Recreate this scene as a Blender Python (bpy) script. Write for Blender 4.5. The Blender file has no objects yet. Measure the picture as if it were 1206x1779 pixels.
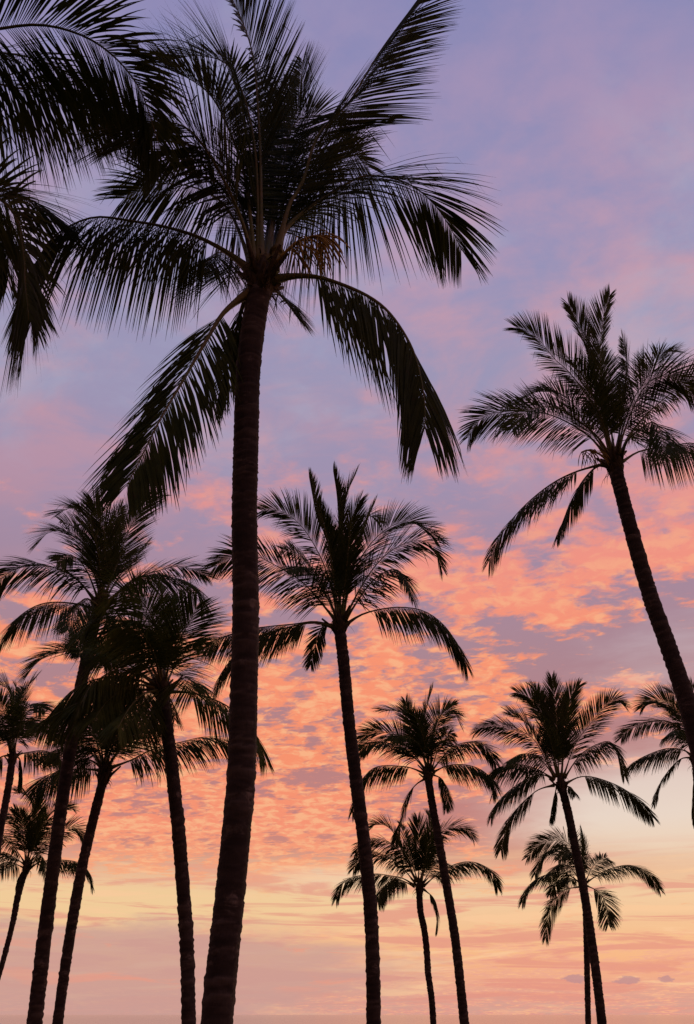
import bpy, math, random
import numpy as np
from mathutils import Vector

# ------------------------------------------------------------------ camera, sky, sun, exposure
scene = bpy.context.scene
COL = scene.collection
R = math.radians
EYE = 1.6
LENS = 32.0
FPX = LENS / 36.0 * 1779.0                      # focal length in photograph pixels
TILT = math.atan((1763.0 - 889.5) / FPX)        # the horizon lies at row 1763 of 1779

cam_d = bpy.data.cameras.new('camera')
cam_d.sensor_fit = 'VERTICAL'
cam_d.sensor_height = 36.0
cam_d.lens = LENS
cam_d.clip_start = 0.1
cam_d.clip_end = 120000.0
cam = bpy.data.objects.new('camera', cam_d)
COL.objects.link(cam)
cam.location = (0, 0, EYE)
cam.rotation_euler = (R(90) + TILT, 0, 0)
scene.camera = cam

scene.view_settings.view_transform = 'Standard'
scene.view_settings.look = 'None'
scene.view_settings.exposure = 0.0
scene.view_settings.gamma = 1.0
scene.view_settings.use_curve_mapping = False

SUN_AZ = R(34.0)          # to the right of the view, just above the sea
SUN_EL = R(1.5)

sun_d = bpy.data.lights.new('sun', 'SUN')
sun_d.energy = 0.35
sun_d.angle = R(0.6)
sun_d.color = (1.0, 0.62, 0.38)
sun = bpy.data.objects.new('sun', sun_d)
COL.objects.link(sun)
sd = Vector((math.sin(SUN_AZ) * math.cos(SUN_EL), math.cos(SUN_AZ) * math.cos(SUN_EL), math.sin(SUN_EL)))
sun.rotation_euler = sd.to_track_quat('Z', 'Y').to_euler()
sun.location = sd * 60


def lin(c):
    out = []
    for v in c:
        v = v / 255.0
        out.append(v / 12.92 if v <= 0.04045 else ((v + 0.055) / 1.055) ** 2.4)
    return (out[0], out[1], out[2], 1.0)


def ray(px, py):
    x = (px - 603.0) / FPX
    y = (889.5 - py) / FPX
    return Vector((x, math.cos(TILT) - y * math.sin(TILT), math.sin(TILT) + y * math.cos(TILT)))


def azel(px, py):
    d = ray(px, py).normalized()
    return math.atan2(d.x, d.y), math.asin(d.z)


class Graph:
    """small helper for node trees"""
    def __init__(self, tree):
        self.t = tree

    def node(self, kind, **kw):
        n = self.t.nodes.new(kind)
        for k, v in kw.items():
            setattr(n, k, v)
        return n

    def put(self, sock, v):
        if isinstance(v, bpy.types.NodeSocket):
            self.t.links.new(v, sock)
        else:
            sock.default_value = v

    def m(self, op, a, b=0.0, c=0.0, clamp=False):
        n = self.node('ShaderNodeMath', operation=op, use_clamp=clamp)
        self.put(n.inputs[0], a)
        self.put(n.inputs[1], b)
        self.put(n.inputs[2], c)
        return n.outputs[0]

    def step(self, x, lo, hi, a=0.0, b=1.0):
        n = self.node('ShaderNodeMapRange', interpolation_type='SMOOTHSTEP')
        self.put(n.inputs[0], x)
        for i, v in enumerate((lo, hi, a, b)):
            self.put(n.inputs[i + 1], v)
        return n.outputs[0]

    def vec(self, x, y, z):
        n = self.node('ShaderNodeCombineXYZ')
        for i, v in enumerate((x, y, z)):
            self.put(n.inputs[i], v)
        return n.outputs[0]

    def noise(self, v, scale, detail=5.0, rough=0.55, dist=0.0):
        n = self.node('ShaderNodeTexNoise')
        self.put(n.inputs['Vector'], v)
        n.inputs['Scale'].default_value = scale
        n.inputs['Detail'].default_value = detail
        n.inputs['Roughness'].default_value = rough
        n.inputs['Distortion'].default_value = dist
        return n.outputs['Fac']

    def ramp(self, x, stops, interp='LINEAR'):
        n = self.node('ShaderNodeValToRGB')
        n.color_ramp.interpolation = interp
        e = n.color_ramp.elements
        e[0].position, e[0].color = stops[0][0], stops[0][1]
        e[1].position, e[1].color = stops[-1][0], stops[-1][1]
        for p, c in stops[1:-1]:
            q = e.new(p)
            q.color = c
        self.put(n.inputs[0], x)
        return n.outputs[0]

    def mix(self, f, a, b, blend='MIX'):
        n = self.node('ShaderNodeMix', data_type='RGBA', blend_type=blend)
        self.put(n.inputs['Factor'], f)
        self.put(n.inputs[6], a)
        self.put(n.inputs[7], b)
        return n.outputs[2]


world = bpy.data.worlds.new('World')
scene.world = world
world.use_nodes = True
wt = world.node_tree
wt.nodes.clear()
g = Graph(wt)
tc = g.node('ShaderNodeTexCoord')
sep = g.node('ShaderNodeSeparateXYZ')
wt.links.new(tc.outputs['Generated'], sep.inputs[0])
dx, dy, dz = sep.outputs
el = g.m('ARCSINE', dz)
eld = g.m('MAXIMUM', g.m('MULTIPLY', el, 180 / math.pi), 0.0)
az = g.m('ARCTAN2', dx, dy)
azd = g.m('MULTIPLY', az, 180 / math.pi)
# the cloud deck: a level sheet seen in perspective
den = g.m('ADD', g.m('MAXIMUM', dz, 0.0), 0.13)
px_ = g.m('DIVIDE', dx, den)
py_ = g.m('DIVIDE', dy, den)
deck = g.vec(px_, py_, 0.0)
deck2 = g.vec(g.m('ADD', px_, g.m('MULTIPLY', py_, 0.35)), g.m('MULTIPLY', py_, 1.35), 3.7)


def blob(px, py, sa, se):
    a0, e0 = azel(px, py)
    u = g.m('DIVIDE', g.m('SUBTRACT', azd, math.degrees(a0)), sa)
    v = g.m('DIVIDE', g.m('SUBTRACT', eld, math.degrees(e0)), se)
    s = g.m('ADD', g.m('MULTIPLY', u, u), g.m('MULTIPLY', v, v))
    return g.m('EXPONENT', g.m('MULTIPLY', s, -1.0))


GAP = [(0, (216, 164, 150)), (0.9, (224, 164, 148)), (1.9, (246, 176, 140)), (3.0, (252, 190, 140)), (4.2, (249, 197, 150)),
       (5.9, (247, 208, 165)), (7.3, (238, 186, 150)), (8.8, (208, 140, 128)), (11, (198, 134, 130)), (14.3, (188, 132, 132)), (19.6, (176, 137, 148)),
       (24.9, (168, 141, 164)), (30.3, (164, 148, 178)), (37.5, (159, 154, 187)), (44.4, (155, 150, 189)),
       (52.4, (146, 144, 187)), (58.2, (136, 138, 186)), (90, (98, 106, 166))]
LIT = [(0, (230, 158, 146)), (3, (247, 180, 148)), (6, (250, 198, 150)), (7.5, (252, 166, 126)), (10, (251, 150, 118)),
       (14, (253, 150, 112)), (20, (254, 152, 117)), (25, (246, 151, 134)), (30, (232, 153, 150)),
       (37, (216, 159, 168)), (44, (198, 159, 181)), (52, (172, 151, 186)), (58, (154, 145, 187)),
       (90, (105, 112, 168))]
eln = g.m('DIVIDE', eld, 90.0)
gap = g.ramp(eln, [(a / 90.0, lin(c)) for a, c in GAP])
lit = g.ramp(eln, [(a / 90.0, lin(c)) for a, c in LIT])

f_mid = g.noise(deck, 7.0, 8.0, 0.58, 0.25)
f_low = g.noise(deck2, 2.2, 3.0, 0.5)
f_fine = g.noise(deck2, 18.0, 6.0, 0.62, 0.35)
f_crest = g.noise(deck, 21.0, 5.0, 0.6, 0.5)
cover = g.m('ADD', g.m('MULTIPLY', f_mid, 0.62), g.m('MULTIPLY', f_low, 0.40))
cover = g.m('ADD', cover, g.m('MULTIPLY', g.m('SUBTRACT', f_fine, 0.5), g.step(eld, 11.0, 38.0, 0.62, 0.20)))
for (x, y, sa, se, w) in [
        (560, 1290, 17, 7, 0.025), (330, 1330, 10, 5, 0.02), (150, 640, 12, 7, -0.10), (90, 770, 10, 4.5, -0.11), (640, 800, 10, 4, -0.03), (560, 660, 9, 6, -0.06),
        (330, 850, 8, 4, 0.07), (850, 960, 9, 6, 0.06), (1050, 1000, 9, 5, 0.04), (1010, 350, 13, 11, 0.05), (1000, 700, 10, 6, 0.03),
        (1150, 1440, 9, 4.0, -0.34), (500, 1450, 14, 2.0, 0.05), (1150, 1120, 8, 2.6, -0.12), (240, 1575, 17, 1.3, -0.20),
        (560, 1050, 8, 4, 0.03)]:
    cover = g.m('ADD', cover, g.m('MULTIPLY', blob(x, y, sa, se), w))
thin = g.m('DIVIDE', g.m('SUBTRACT', eld, 27.0), 6.5)
cover = g.m('SUBTRACT', cover, g.m('MULTIPLY', g.m('EXPONENT', g.m('MULTIPLY', g.m('MULTIPLY', thin, thin), -1.0)), 0.035))
lo = g.step(eld, 20.0, 40.0, 0.445, 0.41)
hi = g.step(eld, 18.0, 40.0, 0.565, 0.70)
mask = g.step(cover, lo, hi)
sky_c = g.mix(mask, gap, lit)
# thin high veil: soft pink wisps over the upper sky
veil = g.noise(deck2, 4.5, 7.0, 0.6, 0.6)
veil = g.m('MULTIPLY', g.step(veil, 0.40, 0.66), g.step(eld, 22.0, 34.0))
sky_c = g.mix(g.m('MULTIPLY', veil, 0.36), sky_c, lit)
pale = g.noise(deck, 3.3, 6.0, 0.6, 0.5)
pale = g.m('MULTIPLY', g.step(pale, 0.48, 0.70), g.step(eld, 24.0, 36.0))
sky_c = g.mix(g.m('MULTIPLY', pale, 0.5), sky_c, lin((172, 177, 203)))
# brighter crests inside the lit deck
crest = g.m('MULTIPLY', g.step(g.m('ADD', g.m('MULTIPLY', f_crest, 0.6), g.m('MULTIPLY', cover, 0.4)), 0.49, 0.63), mask)
crest = g.m('MULTIPLY', crest, g.step(eld, 34.0, 16.0, 0.0, 0.75))
sky_c = g.mix(crest, sky_c, lin((255, 192, 144)))

# clear pale sky low on the right, yellow slot low on the left
wob = g.noise(g.vec(g.m('MULTIPLY', az, 5.0), g.m('MULTIPLY', el, 26.0), 1.3), 1.6, 5.0, 0.6, 0.4)
b_r = g.m('ADD', g.m('ADD', blob(1190, 1405, 10.5, 3.3), g.m('MULTIPLY', blob(575, 1530, 4.5, 0.9), 0.7)), g.m('MULTIPLY', blob(1180, 1130, 8.0, 3.0), 0.45))
b_r = g.step(g.m('ADD', b_r, g.m('MULTIPLY', g.m('SUBTRACT', wob, 0.5), 0.55)), 0.12, 0.85)
sky_c = g.mix(g.m('MULTIPLY', b_r, 0.92), sky_c, g.ramp(eln, [(0, lin((250, 190, 145))), (5 / 90, lin((249, 200, 155))), (7.5 / 90, lin((246, 216, 182))), (10 / 90, lin((241, 224, 208))),
                                       (15 / 90, lin((224, 200, 196))), (22 / 90, lin((192, 176, 190))), (1, lin((150, 150, 190)))]))
b_y = g.step(g.m('ADD', blob(190, 1572, 16.0, 1.35), g.m('MULTIPLY', g.m('SUBTRACT', wob, 0.5), 0.7)), 0.15, 0.8)
sky_c = g.mix(g.m('MULTIPLY', b_y, 0.85), sky_c, lin((246, 208, 156)))

# low streaky bars above the sea
stv = g.vec(g.m('MULTIPLY', az, 2.6), g.m('MULTIPLY', el, 34.0), 5.1)
st = g.noise(stv, 2.3, 6.0, 0.58, 0.6)
low = g.m('MULTIPLY', g.step(eld, 9.5, 5.8), g.step(eld, 0.0, 1.2, 0.35, 1.0))
bar_d = g.m('MULTIPLY', g.step(st, 0.50, 0.60), low)
sky_c = g.mix(g.m('MULTIPLY', bar_d, 0.7), sky_c, lin((232, 150, 134)))
bar_l = g.m('MULTIPLY', g.step(st, 0.46, 0.36), low)
sky_c = g.mix(g.m('MULTIPLY', bar_l, 0.75), sky_c, lin((255, 206, 160)))
# mauve bank low on the left
b_m = g.step(g.m('ADD', blob(120, 1690, 20.0, 2.7), g.m('MULTIPLY', g.m('SUBTRACT', wob, 0.5), 0.75)), 0.28, 0.62)
sky_c = g.mix(g.m('MULTIPLY', b_m, 0.8), sky_c, lin((205, 161, 153)))
glow = g.noise(g.vec(g.m('MULTIPLY', az, 7.0), g.m('MULTIPLY', el, 40.0), 2.2), 1.4, 6.0, 0.62, 0.7)
glow = g.m('MULTIPLY', g.m('MULTIPLY', g.step(glow, 0.54, 0.66), b_m), g.m('MULTIPLY', g.step(eld, 0.8, 1.8), g.step(azd, -22.0, -8.0, 0.4, 1.0)))
sky_c = g.mix(g.m('MULTIPLY', glow, 0.7), sky_c, lin((243, 156, 132)))
# a few little dark puffs near the horizon on the right
pv = g.noise(g.vec(g.m('MULTIPLY', az, 90.0), g.m('MULTIPLY', el, 210.0), 9.0), 1.0, 4.0, 0.6)
for (x, y, sa, se) in [(1000, 1700, 0.75, 0.28), (1092, 1703, 0.85, 0.24), (1160, 1701, 0.45, 0.2)]:
    b = g.step(g.m('ADD', blob(x, y, sa, se), g.m('MULTIPLY', g.m('SUBTRACT', pv, 0.5), 1.5)), 0.45, 0.7)
    sky_c = g.mix(g.m('MULTIPLY', b, 0.75), sky_c, lin((190, 143, 148)))

# the sky grows dimmer away from the sunset
cosd = g.m('COSINE', g.m('SUBTRACT', az, SUN_AZ))
dim = g.step(cosd, -1.0, 0.45, 0.42, 1.0)
dimc = g.vec(dim, dim, dim)
sky_c = g.mix(1.0, sky_c, dimc, 'MULTIPLY')

nish = g.node('ShaderNodeTexSky', sky_type='NISHITA')
nish.sun_disc = False
nish.sun_elevation = SUN_EL
nish.sun_rotation = SUN_AZ
nish.altitude = 0.0
bg1 = g.node('ShaderNodeBackground')
wt.links.new(nish.outputs[0], bg1.inputs[0])
bg1.inputs[1].default_value = 0.05
bg2 = g.node('ShaderNodeBackground')
wt.links.new(sky_c, bg2.inputs[0])
bg2.inputs[1].default_value = 1.0
mixs = g.node('ShaderNodeMixShader')
mixs.inputs[0].default_value = 0.94
wt.links.new(bg1.outputs[0], mixs.inputs[1])
wt.links.new(bg2.outputs[0], mixs.inputs[2])
wo = g.node('ShaderNodeOutputWorld')
wt.links.new(mixs.outputs[0], wo.inputs[0])


# ------------------------------------------------------------------ materials
def material(name):
    mt = bpy.data.materials.new(name)
    mt.use_nodes = True
    mt.node_tree.nodes.clear()
    gg = Graph(mt.node_tree)
    out = gg.node('ShaderNodeOutputMaterial')
    return mt, gg, out


def bsdf(gg, out, col, rough, spec=0.3, bump=None, bstr=0.3, bdist=0.01, link=True):
    b = gg.node('ShaderNodeBsdfPrincipled')
    gg.put(b.inputs['Base Color'], col)
    gg.put(b.inputs['Roughness'], rough)
    b.inputs['Specular IOR Level'].default_value = spec
    if bump is not None:
        bn = gg.node('ShaderNodeBump')
        bn.inputs['Strength'].default_value = bstr
        bn.inputs['Distance'].default_value = bdist
        gg.put(bn.inputs['Height'], bump)
        gg.t.links.new(bn.outputs[0], b.inputs['Normal'])
    if link:
        gg.t.links.new(b.outputs[0], out.inputs[0])
    return b


def leaf_material(name, dark, light, brown):
    mt, gg, out = material(name)
    tcn = gg.node('ShaderNodeTexCoord')
    oi = gg.node('ShaderNodeObjectInfo')
    n1 = gg.noise(tcn.outputs['Object'], 3.0, 4.0, 0.6)
    c = gg.mix(gg.step(n1, 0.35, 0.7), dark, light)
    n2 = gg.noise(tcn.outputs['Object'], 9.0, 3.0, 0.6)
    c = gg.mix(gg.step(n2, 0.62, 0.75), c, brown)
    c = gg.mix(gg.m('MULTIPLY', oi.outputs['Random'], 0.35), c, brown)
    b = bsdf(gg, out, c, 0.6, 0.04, link=False)
    tr = gg.node('ShaderNodeBsdfTranslucent')
    gg.put(tr.inputs[0], gg.mix(0.5, c, (0.10, 0.11, 0.015, 1)))
    ms = gg.node('ShaderNodeMixShader')
    ms.inputs[0].default_value = 0.24
    gg.t.links.new(b.outputs[0], ms.inputs[1])
    gg.t.links.new(tr.outputs[0], ms.inputs[2])
    gg.t.links.new(ms.outputs[0], out.inputs[0])
    return mt


LEAF = leaf_material('palm_leaf', (0.024, 0.035, 0.010, 1), (0.046, 0.056, 0.014, 1), (0.045, 0.034, 0.016, 1))
LEAF_FAR = leaf_material('palm_leaf_far', (0.030, 0.040, 0.010, 1), (0.056, 0.066, 0.014, 1), (0.050, 0.038, 0.017, 1))

LEAF_GREEN = leaf_material('palm_leaf_green', (0.045, 0.062, 0.012, 1), (0.085, 0.100, 0.018, 1), (0.060, 0.045, 0.018, 1))

mt, gg, out = material('palm_stalk')
tcn = gg.node('ShaderNodeTexCoord')
n1 = gg.noise(tcn.outputs['Object'], 2.2, 4.0, 0.6)
n2 = gg.noise(tcn.outputs['Object'], 22.0, 3.0, 0.6)
c = gg.mix(gg.step(n1, 0.35, 0.65), (0.090, 0.092, 0.020, 1), (0.125, 0.088, 0.028, 1))
c = gg.mix(gg.step(n2, 0.5, 0.8), c, (0.045, 0.030, 0.016, 1))
bsdf(gg, out, c, 0.55, 0.2, n2, 0.3, 0.01)
STALK = mt

mt, gg, out = material('palm_bark')
uv = gg.node('ShaderNodeUVMap', uv_map='UVMap')
us = gg.node('ShaderNodeSeparateXYZ')
gg.t.links.new(uv.outputs[0], us.inputs[0])
bv = gg.vec(gg.m('MULTIPLY', us.outputs[0], 3.0), gg.m('MULTIPLY', us.outputs[1], 9.0), 0.0)
fib = gg.vec(gg.m('MULTIPLY', us.outputs[0], 46.0), gg.m('MULTIPLY', us.outputs[1], 7.0), 0.0)
n1 = gg.noise(bv, 1.0, 5.0, 0.6, 0.4)
n2 = gg.noise(fib, 1.0, 4.0, 0.65)
n3 = gg.noise(gg.vec(gg.m('MULTIPLY', us.outputs[0], 4.0), gg.m('MULTIPLY', us.outputs[1], 3.0), 4.0), 1.0, 4.0, 0.6)
c = gg.mix(gg.step(n1, 0.3, 0.7), (0.024, 0.015, 0.014, 1), (0.055, 0.036, 0.032, 1))
c = gg.mix(gg.m('MULTIPLY', gg.step(n2, 0.45, 0.75), 0.6), c, (0.026, 0.016, 0.014, 1))
c = gg.mix(gg.m('MULTIPLY', gg.step(n3, 0.55, 0.68), gg.m('MULTIPLY', gg.step(n1, 0.45, 0.6), 0.8)), c, (0.17, 0.122, 0.108, 1))
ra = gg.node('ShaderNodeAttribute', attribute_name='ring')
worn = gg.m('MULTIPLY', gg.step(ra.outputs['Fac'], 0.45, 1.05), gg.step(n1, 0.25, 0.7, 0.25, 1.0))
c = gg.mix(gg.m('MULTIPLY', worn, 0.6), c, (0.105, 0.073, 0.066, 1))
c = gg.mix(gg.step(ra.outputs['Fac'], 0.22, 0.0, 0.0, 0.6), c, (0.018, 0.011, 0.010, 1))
bsdf(gg, out, c, 0.85, 0.15, gg.m('ADD', n2, n1), 0.6, 0.012)
BARK = mt

mt, gg, out = material('palm_fibre')
tcn = gg.node('ShaderNodeTexCoord')
mp = gg.node('ShaderNodeMapping')
mp.inputs['Scale'].default_value = (1, 1, 0.25)
gg.t.links.new(tcn.outputs['Object'], mp.inputs[0])
n1 = gg.noise(mp.outputs[0], 26.0, 5.0, 0.65)
c = gg.mix(gg.step(n1, 0.35, 0.7), (0.030, 0.019, 0.012, 1), (0.085, 0.055, 0.030, 1))
bsdf(gg, out, c, 0.9, 0.1, n1, 0.8, 0.02)
FIBRE = mt

mt, gg, out = material('dry_flower_stalk')
tcn = gg.node('ShaderNodeTexCoord')
n1 = gg.noise(tcn.outputs['Object'], 14.0, 4.0, 0.6)
c = gg.mix(gg.step(n1, 0.3, 0.7), (0.24, 0.14, 0.030, 1), (0.36, 0.22, 0.055, 1))
bsdf(gg, out, c, 0.7, 0.2)
DRY = mt

mt, gg, out = material('lawn')
tcn = gg.node('ShaderNodeTexCoord')
n1 = gg.noise(tcn.outputs['Object'], 0.6, 6.0, 0.6)
n2 = gg.noise(tcn.outputs['Object'], 40.0, 4.0, 0.6)
c = gg.mix(n1, (0.035, 0.055, 0.015, 1), (0.075, 0.085, 0.030, 1))
c = gg.mix(gg.step(n2, 0.5, 0.8), c, (0.025, 0.040, 0.012, 1))
bsdf(gg, out, c, 0.9, 0.1, n2, 0.8, 0.03)
LAWN = mt

mt, gg, out = material('sand')
tcn = gg.node('ShaderNodeTexCoord')
n1 = gg.noise(tcn.outputs['Object'], 1.2, 6.0, 0.6)
c = gg.mix(n1, (0.30, 0.24, 0.16, 1), (0.42, 0.35, 0.25, 1))
bsdf(gg, out, c, 0.9, 0.1, n1, 0.5, 0.05)
SAND = mt

mt, gg, out = material('sea_water')
tcn = gg.node('ShaderNodeTexCoord')
mp = gg.node('ShaderNodeMapping')
mp.inputs['Scale'].default_value = (0.5, 1.0, 1.0)
gg.t.links.new(tcn.outputs['Object'], mp.inputs[0])
n1 = gg.noise(mp.outputs[0], 0.35, 5.0, 0.6, 0.3)
n2 = gg.noise(mp.outputs[0], 0.02, 3.0, 0.5)
bsdf(gg, out, (0.085, 0.05, 0.052, 1), 0.07, 0.5, gg.m('ADD', n1, gg.m('MULTIPLY', n2, 2.0)), 0.02, 0.1)
SEA = mt


# ------------------------------------------------------------------ mesh helpers
def mesh_object(name, verts, faces, mat, parent=None, offset=None, smooth=True, uvs=None):
    me = bpy.data.meshes.new(name)
    v = np.asarray(verts, dtype=float)
    if offset is not None:
        v = v - np.asarray(offset, dtype=float)
    me.from_pydata(v.tolist(), [], faces)
    if uvs is not None:
        lay = me.uv_layers.new(name='UVMap')
        li = np.zeros(len(me.loops), dtype=np.int32)
        me.loops.foreach_get('vertex_index', li)
        lay.data.foreach_set('uv', np.asarray(uvs, dtype=np.float32)[li].ravel())
    if smooth:
        me.polygons.foreach_set('use_smooth', [True] * len(me.polygons))
    me.materials.append(mat)
    me.update()
    o = bpy.data.objects.new(name, me)
    COL.objects.link(o)
    if parent is not None:
        o.parent = parent
    return o


def catmull(pts, n):
    """smooth curve through pts, n samples evenly spaced along it"""
    P = np.asarray(pts, dtype=float)
    P = np.vstack([2 * P[0] - P[1], P, 2 * P[-1] - P[-2]])
    out = []
    for i in range(1, len(P) - 2):
        p0, p1, p2, p3 = P[i - 1], P[i], P[i + 1], P[i + 2]
        for t in np.linspace(0, 1, 16, endpoint=False):
            out.append(0.5 * (2 * p1 + (p2 - p0) * t + (2 * p0 - 5 * p1 + 4 * p2 - p3) * t * t
                              + (3 * p1 - p0 - 3 * p2 + p3) * t ** 3))
    out.append(P[-2])
    out = np.array(out)
    s = np.concatenate([[0], np.cumsum(np.linalg.norm(np.diff(out, axis=0), axis=1))])
    q = np.linspace(0, s[-1], n)
    return np.column_stack([np.interp(q, s, out[:, k]) for k in range(out.shape[1])]), s[-1]


def unit(v):
    return v / (np.linalg.norm(v) + 1e-12)


def tube(path, radii, sides=6, flat=None):
    verts, faces = [], []
    n = len(path)
    T = np.gradient(path, axis=0)
    ref = np.array([0.3, 0.9, 0.31])
    for i in range(n):
        t = unit(T[i])
        b = unit(np.cross(t, ref))
        c = np.cross(b, t)
        for k in range(sides):
            a = 2 * math.pi * k / sides
            verts.append(path[i] + radii[i] * (math.cos(a) * b + math.sin(a) * c))
    for i in range(n - 1):
        for k in range(sides):
            k2 = (k + 1) % sides
            faces.append((i * sides + k, i * sides + k2, (i + 1) * sides + k2, (i + 1) * sides + k))
    faces.append(tuple(range(sides))[::-1])
    faces.append(tuple((n - 1) * sides + k for k in range(sides)))
    return verts, faces


def join(parts):
    V, F = [], []
    for v, f in parts:
        o = len(V)
        V.extend(v)
        F.extend([tuple(i + o for i in q) for q in f])
    return V, F


def at(px, py, Y):
    d = ray(px, py)
    return np.array(d * (Y / d.y)) + np.array([0, 0, EYE])


# ------------------------------------------------------------------ the setting
def sheet(name, pts, faces, mat):
    o = mesh_object(name, pts, faces, mat, smooth=False)
    o['kind'] = 'structure'
    return o


sheet('ground', [(-600, -300, 0), (600, -300, 0), (600, 78, 0), (-600, 78, 0)], [(0, 1, 2, 3)], LAWN)
xs = np.linspace(-600, 600, 61)
V, F = [], []
prof = [(78, 0.0), (79, -0.25), (84, -1.0), (92, -1.8), (104, -2.6), (120, -3.4)]
for yy, zz in prof:
    for x in xs:
        V.append((x, yy + (1.2 * math.sin(x * 0.05) + 0.7 * math.sin(x * 0.13 + 1) if yy > 79 else 0), zz))
nx = len(xs)
for j in range(len(prof) - 1):
    for i in range(nx - 1):
        F.append((j * nx + i, j * nx + i + 1, (j + 1) * nx + i + 1, (j + 1) * nx + i))
sheet('beach', V, F, SAND)
sheet('sea', [(-60000, 86, -2.0), (60000, 86, -2.0), (60000, 90000, -2.0), (-60000, 90000, -2.0)], [(0, 1, 2, 3)], SEA)


# ------------------------------------------------------------------ palms
def build_frond(palm, base, Y0, pts, dep, Lf, rng, near, pet=0.16, droop=None, roll=None, twist=None, lenf=1.0, ll=1.0, vee=None, sp=None, mat=None):
    """one feather frond: pts trace its stalk as seen, dep says how much of its remaining length runs away from (+) or towards (-) the viewer"""
    P2, _ = catmull(pts, 25)
    flat3 = np.array([at(x, y, Y0) for x, y in P2])
    plen = np.linalg.norm(np.diff(flat3, axis=0), axis=1).sum()
    L = Lf * lenf
    left = math.sqrt(max(L * L - plen * plen, 0.0)) * 0.92
    prof = np.linspace(0, 1, 25) ** 1.1
    Ys = Y0 + dep * left * prof
    C = np.array([at(p[0], p[1], y) for p, y in zip(P2, Ys)])
    nS = 34 if near else 22
    C, Ltot = catmull(C, nS)
    t = np.linspace(0, 1, nS)
    k = Lf / 5.0
    rad = k * (0.066 * np.exp(-t / 0.055) + 0.026 * (1 - t) ** 1.1 + 0.004)
    v, f = tube(C, rad, 7 if near else 5)
    fr = mesh_object('frond', v, f, STALK, palm, base)
    # frame: sideways axis fixed by the heading, so the blade never flips
    T = np.gradient(C, axis=0)
    T = T / np.linalg.norm(T, axis=1)[:, None]
    up = np.array([0, 0, 1.0])
    hd = C[-1] - C[0]
    hd[2] = 0
    mid = C[len(C) // 2] - C[0]
    hd = hd + 0.6 * np.array([mid[0], mid[1], 0])
    if np.linalg.norm(hd) < 0.15:
        hd = np.array([0.1, -1.0, 0])
    B0 = np.cross(unit(hd), up)
    slope = T[2][2]
    if droop is None:
        droop = 0.55 + 1.5 * max(0.0, 0.75 - slope)
    if vee is None:
        vee = 0.30 if droop < 1.0 else 0.12
    if sp is None:
        sp = 0.74 if droop < 0.55 else 1.0
    if roll is None:
        roll = rng.choice((-1, 1)) * (rng.uniform(0.15, 1.0) if droop <= 1.15 else rng.uniform(0.0, 0.35))
        if droop <= 1.15 and twist is None:
            twist = math.copysign(rng.uniform(0.1, 0.4), roll)
    if twist is None:
        twist = rng.choice((-1, 1)) * rng.uniform(0.5, 1.3)
    R_ = np.random.RandomState(rng.randint(0, 10 ** 6))
    npair = int((172 if near else 140) * (Ltot / Lf) ** 0.6)
    segs = 6 if near else 4
    n = 2 * npair
    side = np.repeat([-1.0, 1.0], npair)
    idx = np.tile(np.arange(npair), 2)
    u = np.minimum(pet + (1 - pet) * (idx + 0.5 + R_.uniform(-0.2, 0.2, n)) / npair, 0.996)
    keep = R_.uniform(0, 1, n) > 0.06
    # a torn gap or two
    for _ in range(rng.choice((1, 2, 3, 4))):
        gc, gs, gw = rng.uniform(0.25, 0.9), rng.choice((-1, 1)), rng.uniform(0.004, 0.016)
        keep &= ~((np.abs(u - gc) < gw) & (side == gs))
    u, side = u[keep], side[keep]
    n = len(u)
    q = (u - pet) / (1 - pet)
    p = np.column_stack([np.interp(u, t, C[:, c]) for c in range(3)])
    tt = np.column_stack([np.interp(u, t, T[:, c]) for c in range(3)])

    def nrm(a):
        return a / (np.linalg.norm(a, axis=1)[:, None] + 1e-9)
    tt = nrm(tt)
    Bv = nrm(B0[None, :] - (tt @ B0)[:, None] * tt)
    Nv = np.cross(Bv, tt)
    sm = np.clip((q - 0.3) / 0.7, 0, 1)
    rl = (roll + rng.uniform(-0.18, 0.18) + twist * sm * sm * (3 - 2 * sm))[:, None]
    Bv, Nv = np.cos(rl) * Bv + np.sin(rl) * Nv, np.cos(rl) * Nv - np.sin(rl) * Bv
    prof_l = (0.70 + 0.30 * np.minimum(1, q / 0.15)) * np.where(q < 0.55, 1.0, 1.0 - 0.62 * (np.maximum(q - 0.55, 0) / 0.45) ** 1.6)
    ln = (0.305 if near else 0.258) * Lf * ll * prof_l * R_.uniform(0.90, 1.06, n)
    ph = rng.uniform(0, 6.28)
    # leaflets gather loosely into bunches
    bunch = 0.8 * np.sin(u * 95 + ph) + 1.2 * np.sin(u * 41 + 2 * ph + side)
    ang = np.radians(sp * (58 - 34 * q ** 1.1) + R_.normal(0, 1.5, n) + bunch)[:, None]
    ve = (vee + R_.normal(0, 0.05, n) + 0.05 * np.sin(u * 60 + ph + 2 * side))[:, None]
    d = np.cos(ang) * tt + np.sin(ang) * (side[:, None] * np.cos(ve) * Bv + np.sin(ve) * Nv)
    dn = np.array([0, 0, -1.0])
    dr = (droop * R_.uniform(0.8, 1.2, n))[:, None]
    d = nrm(nrm(d) + dn * np.maximum(dr - 0.7, 0) * 0.95 * (1 - 0.72 * sm)[:, None])
    tw = R_.uniform(-0.35, 0.35, n)[:, None]
    kink = (R_.uniform(0, 1, n) < (0.09 if near else 0.07))
    kpos = R_.uniform(0.35, 0.75, n)
    wv0 = nrm(tt - np.sum(tt * d, axis=1)[:, None] * d)
    wid = (0.030 if near else 0.036 + 0.009 * min(1.0, max(0.0, (Y0 - 23.0) / 12.0))) * k
    pos, dirv = p.copy(), d.copy()
    lv = np.zeros((n, segs + 1, 2, 3))
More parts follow.
